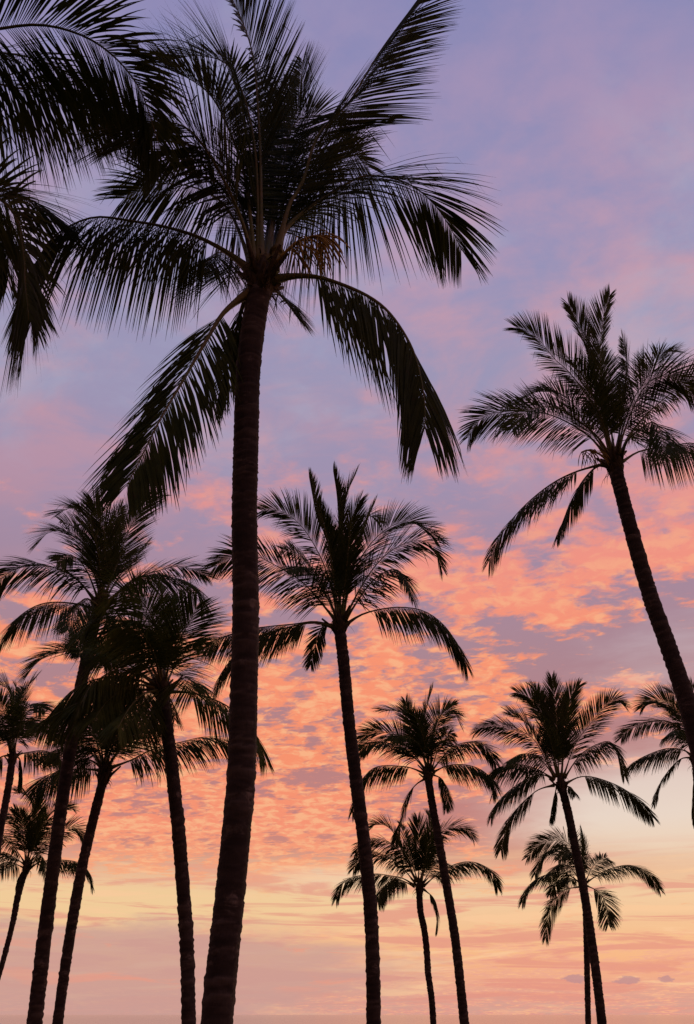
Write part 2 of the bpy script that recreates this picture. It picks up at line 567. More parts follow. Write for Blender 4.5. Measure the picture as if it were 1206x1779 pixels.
    for s in range(segs + 1):
        fr_ = s / segs
        wprof = (0.22 + 2.2 * fr_ if fr_ < 0.35 else 1.0 - 0.90 * max(0.0, (fr_ - 0.35) / 0.65) ** 1.15) if s < segs else 0.05
        nn = nrm(np.cross(dirv, wv0))
        wv = np.cos(tw) * nrm(np.cross(nn, dirv)) + np.sin(tw) * nn
        hw = 0.5 * wid * wprof * (0.75 + 0.25 * np.minimum(1, (1 - q) * 4))[:, None] * R_.uniform(0.85, 1.2, n)[:, None]
        lv[:, s, 0] = pos - wv * hw
        lv[:, s, 1] = pos + wv * hw
        g_ = (0.10 + 0.34 * dr) * fr_ ** 1.4 + (1.8 * (kink & (fr_ > kpos)))[:, None]
        dirv = nrm(d + dn * g_)
        pos = pos + dirv * (ln / segs)[:, None]
    o = (np.arange(n) * 2 * (segs + 1))[:, None] + (2 * np.arange(segs))[None, :]
    o = o.ravel()
    faces = np.column_stack([o, o + 1, o + 3, o + 2]).tolist()
    lo_ = mesh_object('leaflets', lv.reshape(-1, 3), faces, mat or LEAF, fr, base, smooth=False)
    lo_['kind'] = 'stuff'
    return fr


def build_trunk(palm, base, path3, radii, near, rng):
    step = 0.022 if near else 0.05
    n0 = 60
    C, L = catmull(np.array(path3), n0)
    n = int(L / step)
    C, L = catmull(np.array(path3), n)
    rr = np.interp(np.linspace(0, 1, n), np.linspace(0, 1, len(radii)), radii)
    sides = 28 if near else 14
    T = np.gradient(C, axis=0)
    T = T / np.linalg.norm(T, axis=1)[:, None]
    # leaf-scar rings of uneven spacing (path runs from the ground up)
    ringpos = [0.0]
    while ringpos[-1] < L + 0.3:
        hfrac = min(1.0, ringpos[-1] / L)
        ringpos.append(ringpos[-1] + rng.choice((0.05, 0.07, 0.09, 0.10, 0.13, 0.17)) * rng.uniform(0.85, 1.15) * (1.0 if near else 1.35) * (1.45 - 0.5 * hfrac))
    ringpos = np.array(ringpos)
    amp = np.array([rng.choice((0.15, 0.4, 0.7, 0.9, 1.2, 1.6)) for _ in ringpos])
    tiltx = np.array([rng.uniform(-0.035, 0.035) for _ in ringpos])
    ph = [rng.uniform(0, 6.28) for _ in range(6)]
    verts, faces, uvs, rings = [], [], [], []
    s_all = np.linspace(0, L, n)
    ref = np.array([0.0, 1.0, 0.0])
    jit = np.random.RandomState(rng.randint(0, 99999)).normal(0, 1, (n, sides + 1))
    for i in range(n):
        t = T[i]
        b = unit(np.cross(ref, t))
        c = np.cross(t, b)
        for kk in range(sides + 1):
            a = 2 * math.pi * (kk % sides) / sides
            s = s_all[i] + 0.02 * math.sin(a + ph[0]) + 0.012 * math.sin(2 * a + ph[1] + s_all[i] * 0.9)
            j = max(0, min(len(ringpos) - 2, int(np.searchsorted(ringpos, s) - 1)))
            s2 = s + tiltx[j] * math.cos(a + j * 1.9)
            j = max(0, min(len(ringpos) - 2, int(np.searchsorted(ringpos, s2) - 1)))
            w = (s2 - ringpos[j]) / (ringpos[j + 1] - ringpos[j])
            ridge = (0.0095 - 0.002 * s / L) * amp[j] * (w ** 2.0 - 0.25)
            lump = 0.010 * math.sin(s * 2.1 + a + ph[2]) + 0.008 * math.sin(3 * a + s * 0.7 + ph[3])
            r = rr[i] * (1 + 0.6 * lump) + ridge * (1.0 if near else 1.5) + (jit[i, kk % sides] * (0.0028 if near else 0.006))
            verts.append(C[i] + r * (math.cos(a) * b + math.sin(a) * c))
            uvs.append((kk / sides, s_all[i]))
            rings.append(w * min(1.3, amp[j]))
    m = sides + 1
    for i in range(n - 1):
        for kk in range(sides):
            faces.append((i * m + kk, i * m + kk + 1, (i + 1) * m + kk + 1, (i + 1) * m + kk))
    o = mesh_object('trunk', verts, faces, BARK, palm, base, smooth=True, uvs=uvs)
    at_ = o.data.attributes.new('ring', 'FLOAT', 'POINT')
    at_.data.foreach_set('value', rings)
    return o


def build_heart(palm, base, top, axis, r, rng, near):
    """fibrous head of the trunk with sheathing stalk bases"""
    n, sides = 12, 14
    verts, faces = [], []
    axis = unit(axis)
    b = unit(np.cross(np.array([0, 1.0, 0]), axis))
    c = np.cross(axis, b)
    h = r * 5.2
    for i in range(n):
        w = i / (n - 1)
        rad = r * (0.95 + 0.42 * math.sin(min(1, w * 1.7) * math.pi * 0.62)) * (1 - 0.78 * max(0, (w - 0.35) / 0.65) ** 1.3)
        for k in range(sides):
            a = 2 * math.pi * k / sides
            rr = rad * (1 + 0.10 * math.sin(5 * a + 3 * w) + rng.uniform(-0.07, 0.07))
            verts.append(top + axis * (h * (w - 0.22)) + rr * (math.cos(a) * b + math.sin(a) * c))
    for i in range(n - 1):
        for k in range(sides):
            k2 = (k + 1) % sides
            faces.append((i * sides + k, i * sides + k2, (i + 1) * sides + k2, (i + 1) * sides + k))
    faces.append(tuple((n - 1) * sides + k for k in range(sides)))
    mesh_object('crown_heart', verts, faces, FIBRE, palm, base)
    # torn fibre hanging from the sheaths
    shreds = []
    for q in range(46 if near else 16):
        a = rng.uniform(0, 2 * math.pi)
        o = math.cos(a) * b + math.sin(a) * c
        p = top + axis * rng.uniform(-0.15, 0.5) + o * r * rng.uniform(0.85, 1.15)
        d = o * rng.uniform(0.3, 1.0) + axis * rng.uniform(-0.2, 0.9)
        ln = rng.uniform(0.12, 0.42)
        path = [p]
        for s_ in range(4):
            d = unit(d + np.array([rng.uniform(-0.2, 0.2), rng.uniform(-0.2, 0.2), -0.55]))
            path.append(path[-1] + d * ln / 4)
        shreds.append(tube(np.array(path), np.array([0.009, 0.008, 0.006, 0.004, 0.002]) * rng.uniform(0.6, 1.5), 4))
    v, f = join(shreds)
    so = mesh_object('fibre_shreds', v, f, FIBRE, palm, base)
    so['kind'] = 'stuff'
    # stubs of fallen fronds
    ns = 13 if near else 6
    for q in range(ns):
        a = 2 * math.pi * (q + rng.uniform(-0.3, 0.3)) / ns
        o = math.cos(a) * b + math.sin(a) * c
        p0 = top + axis * rng.uniform(-0.12, 0.18) * 1.0 + o * r * 0.8
        ln = rng.uniform(0.12, 0.42)
        p1 = p0 + (o * 0.5 + axis * 0.8) * ln * 0.6
        p2 = p0 + (o * 0.9 + axis * 1.1) * ln
        v, f = tube(np.array([p0, p1, p2]), [r * 0.38, r * 0.27, r * 0.16], 6)
        mesh_object('stalk_stub', v, f, FIBRE, palm, base)


def build_flower(palm, base, pts, Y0, strands, length, rng, k=1.0):
    C, L = catmull(np.array([at(x, y, Y0 + d) for x, y, d in pts]), 12)
    v, f = tube(C, np.linspace(0.03, 0.016, 12) * k, 6)
    o = mesh_object('flower_stalk', v, f, DRY, palm, base)
    parts = []
    for i in range(strands):
        u = 4 + (i / strands) * 7.9
        a = int(u)
        p = C[min(a, 11)] * (1 - (u - a)) + C[min(a + 1, 11)] * (u - a)
        d = np.array([rng.uniform(-0.15, 0.85), rng.uniform(-0.6, 0.6), rng.uniform(0.0, 0.4)])
        ln = length * rng.uniform(0.7, 1.1)
        path = [p]
        for s in range(7):
            d = unit(d + np.array([0, 0, -0.30]))
            path.append(path[-1] + d * ln / 7)
        path = np.array(path)
        rad = np.array([0.006, 0.007, 0.009, 0.008, 0.009, 0.008, 0.006, 0.003]) * k * rng.uniform(0.8, 1.3)
        parts.append(tube(path, rad, 4))
    v, f = join(parts)
    s = mesh_object('flower_strands', v, f, DRY, o, base)
    s['kind'] = 'stuff'


def palm_tree(label, Y0, trunk, wpx, Lf, fronds, near=False, seed=1, flowers=(), heart=1.0, leaf=None, full=False, group='coconut palms along the shore'):
    """trunk: traced points from the crown down; wpx: trunk width (photo pixels) at the top and at the lowest traced point"""
    rng = random.Random(seed)
    pts = [at(x, y, Y0) for x, y in trunk]
    low, prev = pts[-1], pts[-2]
    d = unit(low - prev)
    if low[2] > 0.05:
        steps = 4
        for i in range(steps):
            d = unit(d * (1 - 0.10) + np.array([0, 0, -1.0]) * 0.10)
            h = low[2] / steps if i < steps - 1 else pts[-1][2] + 0.05
            pts.append(pts[-1] + d * (h / max(0.2, -d[2])))
    pts = pts[::-1]
    base = np.array([pts[0][0], pts[0][1], 0.0])
    palm = bpy.data.objects.new('palm_tree', None)
    palm.empty_display_size = 0.5
    COL.objects.link(palm)
    palm.location = base
    palm['label'] = label
    palm['category'] = 'palm tree'
    palm['group'] = group
    fwd = np.array([0, math.cos(TILT), math.sin(TILT)])
    eye = np.array([0, 0, EYE])

    def rad_at(p, w):
        return 0.5 * w * np.dot(p - eye, fwd) / FPX
    r_top = rad_at(at(trunk[0][0], trunk[0][1], Y0), wpx[0])
    r_low = rad_at(at(trunk[-1][0], trunk[-1][1], Y0), wpx[-1])
    if len(wpx) == 3:
        mi = len(trunk) // 2
        r_mid = rad_at(at(trunk[mi][0], trunk[mi][1], Y0), wpx[1])
    else:
        r_mid = 0.5 * (r_top + r_low)
    build_trunk(palm, base, pts, [r_low * 1.45, r_low * 1.04, r_low, 0.5 * (r_low + r_mid), r_mid, r_mid,
                                  0.5 * (r_mid + r_top), r_top, r_top], near, rng)
    top = at(trunk[0][0], trunk[0][1], Y0)
    build_heart(palm, base, top, pts[-1] - pts[-2] + np.array([0, 0, 0.3]), r_top * 0.95 * heart, rng, near)
    for f in fronds:
        o = dict(f[2]) if len(f) > 2 else {}
        if not near and not full and abs(f[1]) >= 0.6 and 'll' not in o:
            o['ll'] = 0.78
        build_frond(palm, base, Y0, f[0], f[1], Lf, rng, near, mat=leaf or (LEAF if near else LEAF_FAR), **o)
    for (fp, ns, ln, k) in flowers:
        build_flower(palm, base, fp, Y0, ns, ln, rng, k)
    return palm


# tall foreground palm
palm_tree('tallest foreground coconut palm with thick ringed trunk and huge dark crown', 9.3,
    [(452, 500), (440, 570), (431, 650), (428, 760), (425, 900), (427, 1050), (424, 1200), (419, 1350), (410, 1450), (397, 1580), (384, 1700), (377, 1779)],
    (40, 48, 55), 5.3, [
    ([(453, 462), (453, 300), (449, 200), (440, 100), (418, 30), (375, -60)], -0.5, dict(pet=0.27, droop=0.2, vee=0.45, twist=0.2)),
    ([(443, 465), (432, 350), (419, 282), (389, 206), (366, 166), (333, 139), (288, 116)], -0.2, dict(droop=0.6, pet=0.25, roll=0.7)),
    ([(450, 460), (442, 250), (405, 125), (350, 97), (292, 105)], 0.7),
    ([(462, 460), (500, 250), (520, 170), (526, 105)], 0.8, dict(droop=0.4)),
    ([(462, 460), (485, 300), (505, 225), (535, 202), (575, 206), (600, 250)], 0.6),
    ([(474, 470), (482, 431), (503, 355), (526, 316), (552, 236), (606, 179), (629, 141), (667, 80), (724, 4), (770, -45)], -0.25, dict(droop=0.5, vee=-0.95, roll=0.15, twist=0.1, pet=0.2)),
    ([(480, 440), (497, 397), (545, 355), (614, 313), (648, 305), (705, 317), (750, 350), (782, 395), (802, 435)], 0.4, dict(droop=1.7, twist=1.4, ll=1.08)),
    ([(470, 490), (484, 484), (518, 479), (563, 484), (631, 510), (676, 543), (714, 600), (731, 655), (738, 702), (738, 745)], -0.2, dict(pet=0.16, droop=2.8, twist=-1.3, ll=1.12)),
    ([(440, 508), (428, 512), (389, 543), (360, 589), (321, 656), (281, 724), (245, 795), (220, 845)], -0.3, dict(pet=0.16, droop=1.5, roll=0.75, twist=0.2, ll=0.85)),
    ([(440, 505), (422, 532), (406, 594), (388, 655), (379, 700)], 0.5, dict(lenf=0.55, ll=0.45)),
    ([(440, 475), (400, 442), (345, 412), (290, 395), (235, 385), (160, 378), (95, 410), (66, 455), (57, 510), (54, 565)], 0.3, dict(droop=3.0, pet=0.19, twist=1.4, ll=1.05)),
    ([(443, 475), (424, 395), (395, 325), (355, 255), (320, 220), (275, 215), (225, 250)], -0.45, dict(droop=1.0, pet=0.28)),
    ([(462, 495), (485, 510), (505, 535), (515, 550)], 0.9, dict(lenf=0.35, ll=0.4)),
    ([(443, 480), (405, 445), (375, 440), (352, 470)], 0.9, dict(lenf=0.7, droop=1.8, ll=0.8)),
    ([(460, 460), (476, 300), (490, 210), (498, 160)], 0.8, dict(droop=0.4)),
    ([(446, 465), (410, 330), (360, 270), (300, 270), (240, 310)], 0.5, dict(droop=1.2)),
    ([(440, 470), (400, 370), (350, 330), (280, 320), (215, 345)], 0.4, dict(droop=1.0, pet=0.2)),
    ([(468, 465), (510, 360), (560, 290), (610, 270), (640, 290)], 0.7, dict(droop=1.3)),
    ([(466, 465), (486, 380), (510, 290), (540, 240)], 0.8, dict(droop=0.6)),
    ], near=True, seed=11, heart=1.0,
    flowers=[([(478, 462, -0.1), (490, 445, -0.2), (515, 422, -0.3), (545, 410, -0.4), (558, 412, -0.4)], 60, 0.62, 1.0)])

# palm outside the left edge whose fronds reach in
palm_tree('palm mostly outside the left edge with long fronds reaching into the upper left', 7.6,
    [(-215, 250), (-235, 420), (-250, 700), (-262, 1000), (-275, 1400), (-285, 1779)], (46, 54, 62), 5.4, [
    ([(-205, 215), (-150, 120), (-70, 65), (0, 50), (60, 43), (110, 50), (160, 70), (200, 100), (228, 132), (248, 165), (265, 215), (280, 262)], 0.15, dict(droop=1.25, roll=0.35, twist=0.3, ll=1.15, pet=0.2)),
    ([(-205, 220), (-120, 115), (-40, 92), (40, 97), (110, 122), (170, 160), (212, 205)], 0.5, dict(droop=2.2, ll=1.1)),
    ([(-205, 225), (-130, 165), (-60, 140), (20, 150), (80, 170), (140, 195), (185, 225)], 0.7, dict(droop=1.7)),
    ([(-205, 240), (-130, 300), (-60, 318), (0, 346), (22, 368), (35, 395), (43, 450), (44, 490), (48, 525), (50, 556)], -0.2, dict(droop=1.1, roll=0.6, twist=0.6, pet=0.2, ll=1.08)),
    ([(-205, 240), (-130, 330), (-70, 360), (-20, 385), (10, 430), (15, 480)], 0.6, dict(droop=1.8, roll=0.2)),
    ([(-205, 245), (-130, 310), (-60, 325), (0, 330), (60, 350), (110, 385)], 0.5, dict(droop=1.5, roll=0.2)),
    ([(-208, 215), (-180, 40), (-120, -80), (-50, -130)], 0.4),
    ([(-215, 215), (-240, 20), (-280, -120)], -0.4),
    ([(-222, 230), (-330, 120), (-460, 110), (-560, 190)], 0.4),
    ([(-222, 245), (-340, 250), (-440, 330), (-500, 460)], -0.4),
    ([(-212, 235), (-190, 330), (-170, 460), (-165, 560)], -0.6),
    ([(-215, 220), (-210, 80), (-200, -40)], 0.7),
    ], near=True, seed=23)

# leaning palm on the right
palm_tree('slender palm leaning in from the right edge with mid-height crown', 19.0,
    [(1069, 812), (1078, 850), (1098, 925), (1128, 1030), (1160, 1120), (1190, 1210), (1218, 1320), (1245, 1450), (1268, 1600), (1285, 1779)],
    (24, 30, 34), 4.4, [
    ([(1066, 790), (1048, 727), (1045, 664), (1043, 611), (1048, 551), (1060, 512)], -0.5, dict(droop=0.3)),
    ([(1064, 790), (1048, 710), (1030, 657), (1018, 605), (1004, 560), (988, 528)], 0.4, dict(droop=0.4, roll=0.5)),
    ([(1062, 790), (1035, 712), (992, 650), (964, 624), (935, 588), (914, 574), (897, 569)], 0.3, dict(droop=0.7)),
    ([(1060, 795), (1041, 762), (1009, 734), (977, 713), (949, 707), (914, 715), (890, 745)], -0.7, dict(droop=0.9)),
    ([(1058, 797), (1020, 755), (960, 722), (900, 714), (850, 720), (826, 738), (814, 760)], 0.4, dict(droop=1.0)),
    ([(1060, 808), (1041, 808), (992, 823), (949, 847), (904, 886), (868, 932), (850, 975)], 0.3, dict(pet=0.2, droop=1.5)),
    ([(1058, 810), (1038, 810), (1013, 835), (992, 872), (976, 911), (968, 935)], 0.3, dict(lenf=0.75, ll=0.7)),
    ([(1074, 790), (1080, 752), (1098, 699), (1119, 664), (1137, 632), (1150, 612), (1175, 612)], 0.5, dict(droop=0.8)),
    ([(1074, 790), (1083, 755), (1102, 705), (1122, 670), (1147, 654), (1180, 661), (1206, 690)], -0.3, dict(droop=1.0)),
    ([(1078, 795), (1090, 762), (1117, 727), (1151, 695), (1186, 670), (1220, 652), (1260, 655)], 0.4, dict(droop=0.8)),
    ([(1078, 797), (1090, 766), (1112, 746), (1135, 733), (1150, 755), (1157, 790)], -0.8, dict(droop=1.5)),
    ([(1074, 808), (1085, 800), (1107, 786), (1133, 779), (1168, 775), (1205, 770), (1250, 790), (1285, 840)], 0.3, dict(droop=2.0, pet=0.2)),
    ([(1070, 790), (1084, 700), (1088, 630), (1082, 590)], 0.6, dict(droop=0.4)),
    ([(1064, 790), (1035, 700), (1010, 650), (985, 630)], -0.6, dict(droop=0.7)),
    ([(1060, 795), (1020, 740), (985, 690), (940, 680), (915, 690)], 0.5, dict(droop=0.6)),
    ([(1068, 790), (1056, 700), (1050, 640), (1030, 600)], 0.7, dict(droop=0.4)),
    ], seed=31, full=True, flowers=[([(1056, 800, 0), (1040, 788, -0.1), (1022, 782, -0.2), (1010, 786, -0.2)], 26, 0.5, 1.1)])

# middle palm behind the tall one
palm_tree('full-crowned palm standing in the middle just right of the thick foreground trunk', 23.0,
    [(590, 1092), (597, 1150), (606, 1250), (618, 1350), (632, 1460), (643, 1570), (648, 1680), (649, 1779)],
    (20, 23, 25), 4.5, [
    ([(587, 1075), (577, 1025), (559, 972), (533, 926), (509, 900), (483, 886), (455, 887)], 0.2, dict(droop=0.8)),
    ([(588, 1075), (571, 949), (551, 900), (543, 860), (537, 828)], 0.3, dict(droop=0.3, roll=0.2, twist=0.2, vee=0.9, sp=0.7, ll=0.8)),
    ([(589, 1075), (589, 933), (586, 866), (579, 818)], -0.3, dict(droop=0.25, roll=-0.2, twist=0.2, vee=0.9, sp=0.6, ll=0.8)),
    ([(590, 1075), (596, 916), (603, 860), (619, 822)], 0.4, dict(droop=0.4, ll=0.85)),
    ([(592, 1075), (612, 933), (629, 900), (648, 896), (660, 908)], 0.8, dict(droop=0.6)),
    ([(595, 1075), (606, 1025), (626, 972), (652, 936), (682, 913), (712, 906), (745, 923), (760, 940)], 0.3, dict(droop=0.8)),
    ([(597, 1078), (632, 1012), (665, 969), (699, 946), (732, 939), (755, 953), (767, 985)], -0.3, dict(droop=1.0)),
    ([(598, 1080), (639, 1019), (665, 996), (689, 989), (708, 1012), (718, 1045)], -0.7, dict(droop=1.4)),
    ([(597, 1088), (626, 1069), (659, 1059), (699, 1055), (740, 1063), (775, 1090), (800, 1130), (811, 1158)], 0.3, dict(droop=2.0, pet=0.22)),
    ([(585, 1080), (568, 1059), (525, 1011), (469, 977), (443, 966), (405, 967), (372, 985)], -0.3, dict(droop=1.1)),
    ([(583, 1088), (547, 1080), (512, 1084), (469, 1088), (426, 1094), (390, 1106), (358, 1126)], 0.3, dict(droop=1.6, pet=0.22)),
    ([(583, 1090), (545, 1082), (500, 1090), (450, 1105), (415, 1130), (388, 1165), (373, 1198)], -0.3, dict(droop=1.8, pet=0.22)),
    ([(583, 1088), (565, 1085), (553, 1105), (545, 1132), (540, 1155)], 0.5, dict(lenf=0.45, ll=0.5)),
    ([(587, 1078), (550, 1000), (515, 962), (490, 955)], 0.7, dict(droop=1.0)),
    ([(589, 1075), (575, 965), (562, 905), (556, 880)], -0.6, dict(droop=0.4)),
    ([(592, 1075), (620, 960), (640, 900), (652, 872)], 0.6, dict(droop=0.5)),
    ([(586, 1078), (560, 1010), (530, 985), (500, 990)], -0.7, dict(droop=1.2)),
    ([(593, 1075), (605, 960), (612, 900), (625, 870)], -0.6, dict(droop=0.4)),
    ], seed=41)

# left cluster
palm_tree('tall left palm with pale-tipped crown highest of the left cluster', 22.0,
    [(170, 1058), (158, 1110), (143, 1180), (124, 1290), (104, 1420), (86, 1560), (70, 1690), (60, 1779)],
    (19, 22, 26), 4.6, [
    ([(174, 1042), (160, 965), (133, 932), (109, 922), (83, 926), (66, 945)], 0.3, dict(droop=0.9)),
    ([(176, 1040), (166, 923), (146, 890), (123, 883), (99, 893)], 0.5, dict(droop=0.7)),
    ([(178, 1040), (182, 940), (173, 906), (163, 872)], -0.5, dict(droop=0.5)),
    ([(180, 1040), (206, 973), (219, 933), (239, 893), (260, 868), (274, 862)], 0.4, dict(droop=0.5)),
    ([(182, 1042), (212, 995), (232, 972), (255, 945)], 0.7, dict(droop=0.7)),
    ([(170, 1048), (133, 1006), (100, 988), (66, 981), (33, 986), (7, 1002), (-12, 1030)], -0.3, dict(droop=1.2)),
    ([(168, 1058), (126, 1048), (83, 1047), (50, 1059), (20, 1085), (3, 1122)], 0.3, dict(droop=1.7)),
    ([(182, 1050), (230, 1008), (270, 999), (300, 1003), (328, 1012), (345, 1029), (355, 1060)], 0.3, dict(droop=1.2)),
    ([(182, 1048), (240, 1005), (280, 990), (310, 984), (340, 990), (362, 1002)], 0.6, dict(droop=1.0)),
    ([(176, 1042), (150, 950), (128, 915), (105, 905)], 0.7, dict(droop=0.7)),
    ([(178, 1042), (190, 950), (200, 905), (212, 880)], 0.6, dict(droop=0.4)),
    ([(172, 1045), (150, 990), (125, 965), (100, 975)], -0.7, dict(droop=1.2)),
    ([(176, 1042), (170, 960), (155, 920), (140, 910)], -0.6, dict(droop=0.6)),
    ([(172, 1055), (150, 1040), (130, 1060), (118, 1095)], -0.8, dict(droop=1.6)),
    ([(172, 1060), (155, 1062), (142, 1095), (138, 1140)], -0.7, dict(droop=1.6)),
    ([(178, 1060), (198, 1058), (215, 1085), (222, 1125)], -0.6, dict(droop=1.6)),
    ([(178, 1060), (190, 1075), (188, 1110), (180, 1150)], 0.5, dict(droop=1.6, lenf=0.7)),
    ], seed=51)

palm_tree('bushy dark green palm of the left cluster beside the thick foreground trunk', 19.0,
    [(283, 1205), (288, 1250), (297, 1320), (309, 1430), (318, 1540), (325, 1650), (328, 1779)],
    (22, 23, 25), 4.3, [
    ([(283, 1192), (275, 1130), (272, 1099), (259, 1062), (239, 1039), (216, 1029), (196, 1036), (180, 1060)], -0.7, dict(droop=1.2)),
    ([(280, 1192), (252, 1130), (239, 1105), (212, 1082), (186, 1072), (160, 1080), (140, 1105)], -0.5, dict(droop=1.4)),
    ([(278, 1192), (245, 1170), (212, 1146), (172, 1130), (126, 1127), (86, 1136), (60, 1156), (50, 1170)], 0.2, dict(droop=0.9)),
    ([(276, 1198), (232, 1199), (186, 1209), (133, 1223), (100, 1240), (70, 1258)], -0.6, dict(droop=2.2)),
    ([(286, 1192), (297, 1140), (312, 1110), (330, 1080), (342, 1052)], -0.4, dict(droop=0.8)),
    ([(288, 1198), (310, 1182), (328, 1178), (338, 1200)], -0.9, dict(lenf=0.7, droop=1.5)),
    ([(288, 1202), (325, 1203), (360, 1211), (400, 1230), (440, 1268), (461, 1315)], 0.3, dict(droop=1.8, pet=0.2)),
    ([(284, 1190), (292, 1110), (306, 1055), (320, 1028)], 0.6, dict(droop=0.5)),
    ([(286, 1204), (300, 1222), (304, 1250)], 0.8, dict(lenf=0.4, ll=0.5)),
    ([(282, 1190), (262, 1100), (250, 1045), (232, 1015)], 0.6, dict(droop=0.6)),
    ([(277, 1196), (240, 1170), (200, 1165), (160, 1190), (140, 1225)], -0.6, dict(droop=2.0)),
    ([(278, 1200), (250, 1205), (225, 1230), (205, 1265)], -0.8, dict(droop=1.8)),
    ([(287, 1192), (315, 1135), (335, 1115), (352, 1120)], 0.7, dict(droop=1.2)),
    ([(280, 1192), (265, 1130), (235, 1090), (200, 1090)], -0.7, dict(droop=1.4)),
    ([(282, 1190), (278, 1110), (285, 1050), (280, 1020)], 0.7, dict(droop=0.5)),
    ([(276, 1196), (228, 1178), (175, 1178), (125, 1200), (92, 1238)], -0.4, dict(droop=2.0, ll=1.1)),
    ([(277, 1198), (235, 1190), (190, 1215), (160, 1255)], -0.6, dict(droop=1.8)),
    ([(279, 1196), (250, 1150), (215, 1120), (175, 1135), (150, 1170)], 0.4, dict(droop=1.4)),
    ([(282, 1200), (262, 1215), (250, 1245), (246, 1280)], -0.5, dict(droop=1.4, lenf=0.75)),
    ], seed=61, leaf=LEAF_GREEN, full=True)

palm_tree('left-cluster palm with ragged banded trunk and thick bulging crown base', 26.0,
    [(180, 1352), (172, 1385), (158, 1440), (142, 1510), (126, 1600), (112, 1690), (100, 1779)],
    (16, 18, 18), 4.4, [
    ([(190, 1335), (232, 1319), (265, 1302), (315, 1289), (358, 1280), (388, 1288), (401, 1302)], 0.2, dict(droop=1.8)),
    ([(188, 1332), (215, 1292), (240, 1270), (268, 1252), (285, 1262)], -0.5, dict(droop=1.2)),
    ([(175, 1338), (143, 1336), (110, 1339), (80, 1348), (66, 1362), (62, 1380)], 0.4, dict(droop=1.8, pet=0.12, lenf=0.8)),
    ([(176, 1332), (155, 1305), (125, 1295), (95, 1305), (75, 1325)], 0.6, dict(droop=1.6)),
    ([(182, 1330), (185, 1265), (180, 1225), (165, 1195)], -0.5, dict(droop=0.5)),
    ([(185, 1330), (205, 1265), (222, 1228), (240, 1212)], 0.6, dict(droop=0.6)),
    ([(179, 1330), (160, 1265), (140, 1235), (110, 1228)], 0.5, dict(droop=1.0)),
    ([(184, 1330), (195, 1250), (200, 1210), (215, 1190)], 0.4, dict(droop=0.5)),
    ([(187, 1332), (225, 1275), (250, 1235), (262, 1215)], 0.5, dict(droop=0.8)),
    ([(177, 1332), (150, 1285), (120, 1270), (95, 1285)], -0.7, dict(droop=1.6)),
    ([(178, 1335), (155, 1320), (125, 1325), (100, 1350)], -0.6, dict(droop=1.8)),
    ([(180, 1330), (172, 1280), (155, 1250), (130, 1255)], -0.6, dict(droop=1.3)),
    ([(184, 1330), (200, 1285), (215, 1262), (235, 1262)], -0.6, dict(droop=1.3)),
    ], seed=71, heart=1.15)

palm_tree('palm cut by the left edge with slim trunk and one hanging dead frond', 33.0,
    [(21, 1322), (16, 1360), (8, 1405), (-2, 1460), (-14, 1560), (-24, 1680), (-30, 1779)],
    (12, 12, 13), 4.3, [
    ([(22, 1305), (25, 1240), (15, 1200), (-5, 1184)], 0.3, dict(droop=0.8)),
    ([(24, 1306), (40, 1242), (58, 1222), (78, 1232)], -0.5, dict(droop=1.2)),
    ([(19, 1306), (0, 1260), (-30, 1240), (-60, 1260)], 0.3, dict(droop=1.2)),
    ([(26, 1312), (50, 1307), (75, 1304), (98, 1312), (110, 1328)], 0.4, dict(droop=1.7)),
    ([(26, 1312), (35, 1320), (37, 1340), (36, 1360), (33, 1375)], 0.3, dict(lenf=0.45, ll=0.3)),
    ([(17, 1312), (2, 1315), (-18, 1330), (-40, 1370)], 0.3, dict(droop=1.8)),
    ([(23, 1304), (30, 1250), (45, 1200), (62, 1178)], 0.5, dict(droop=0.7)),
    ([(21, 1304), (12, 1250), (-5, 1215), (-25, 1205)], -0.6, dict(droop=1.0)),
    ([(24, 1306), (36, 1262), (55, 1250), (70, 1268)], -0.7, dict(droop=1.6)),
    ([(20, 1306), (8, 1270), (-10, 1265), (-25, 1290)], -0.7, dict(droop=1.6)),
    ([(22, 1304), (22, 1240), (30, 1205), (25, 1190)], 0.7, dict(droop=0.6)),
    ], seed=81)

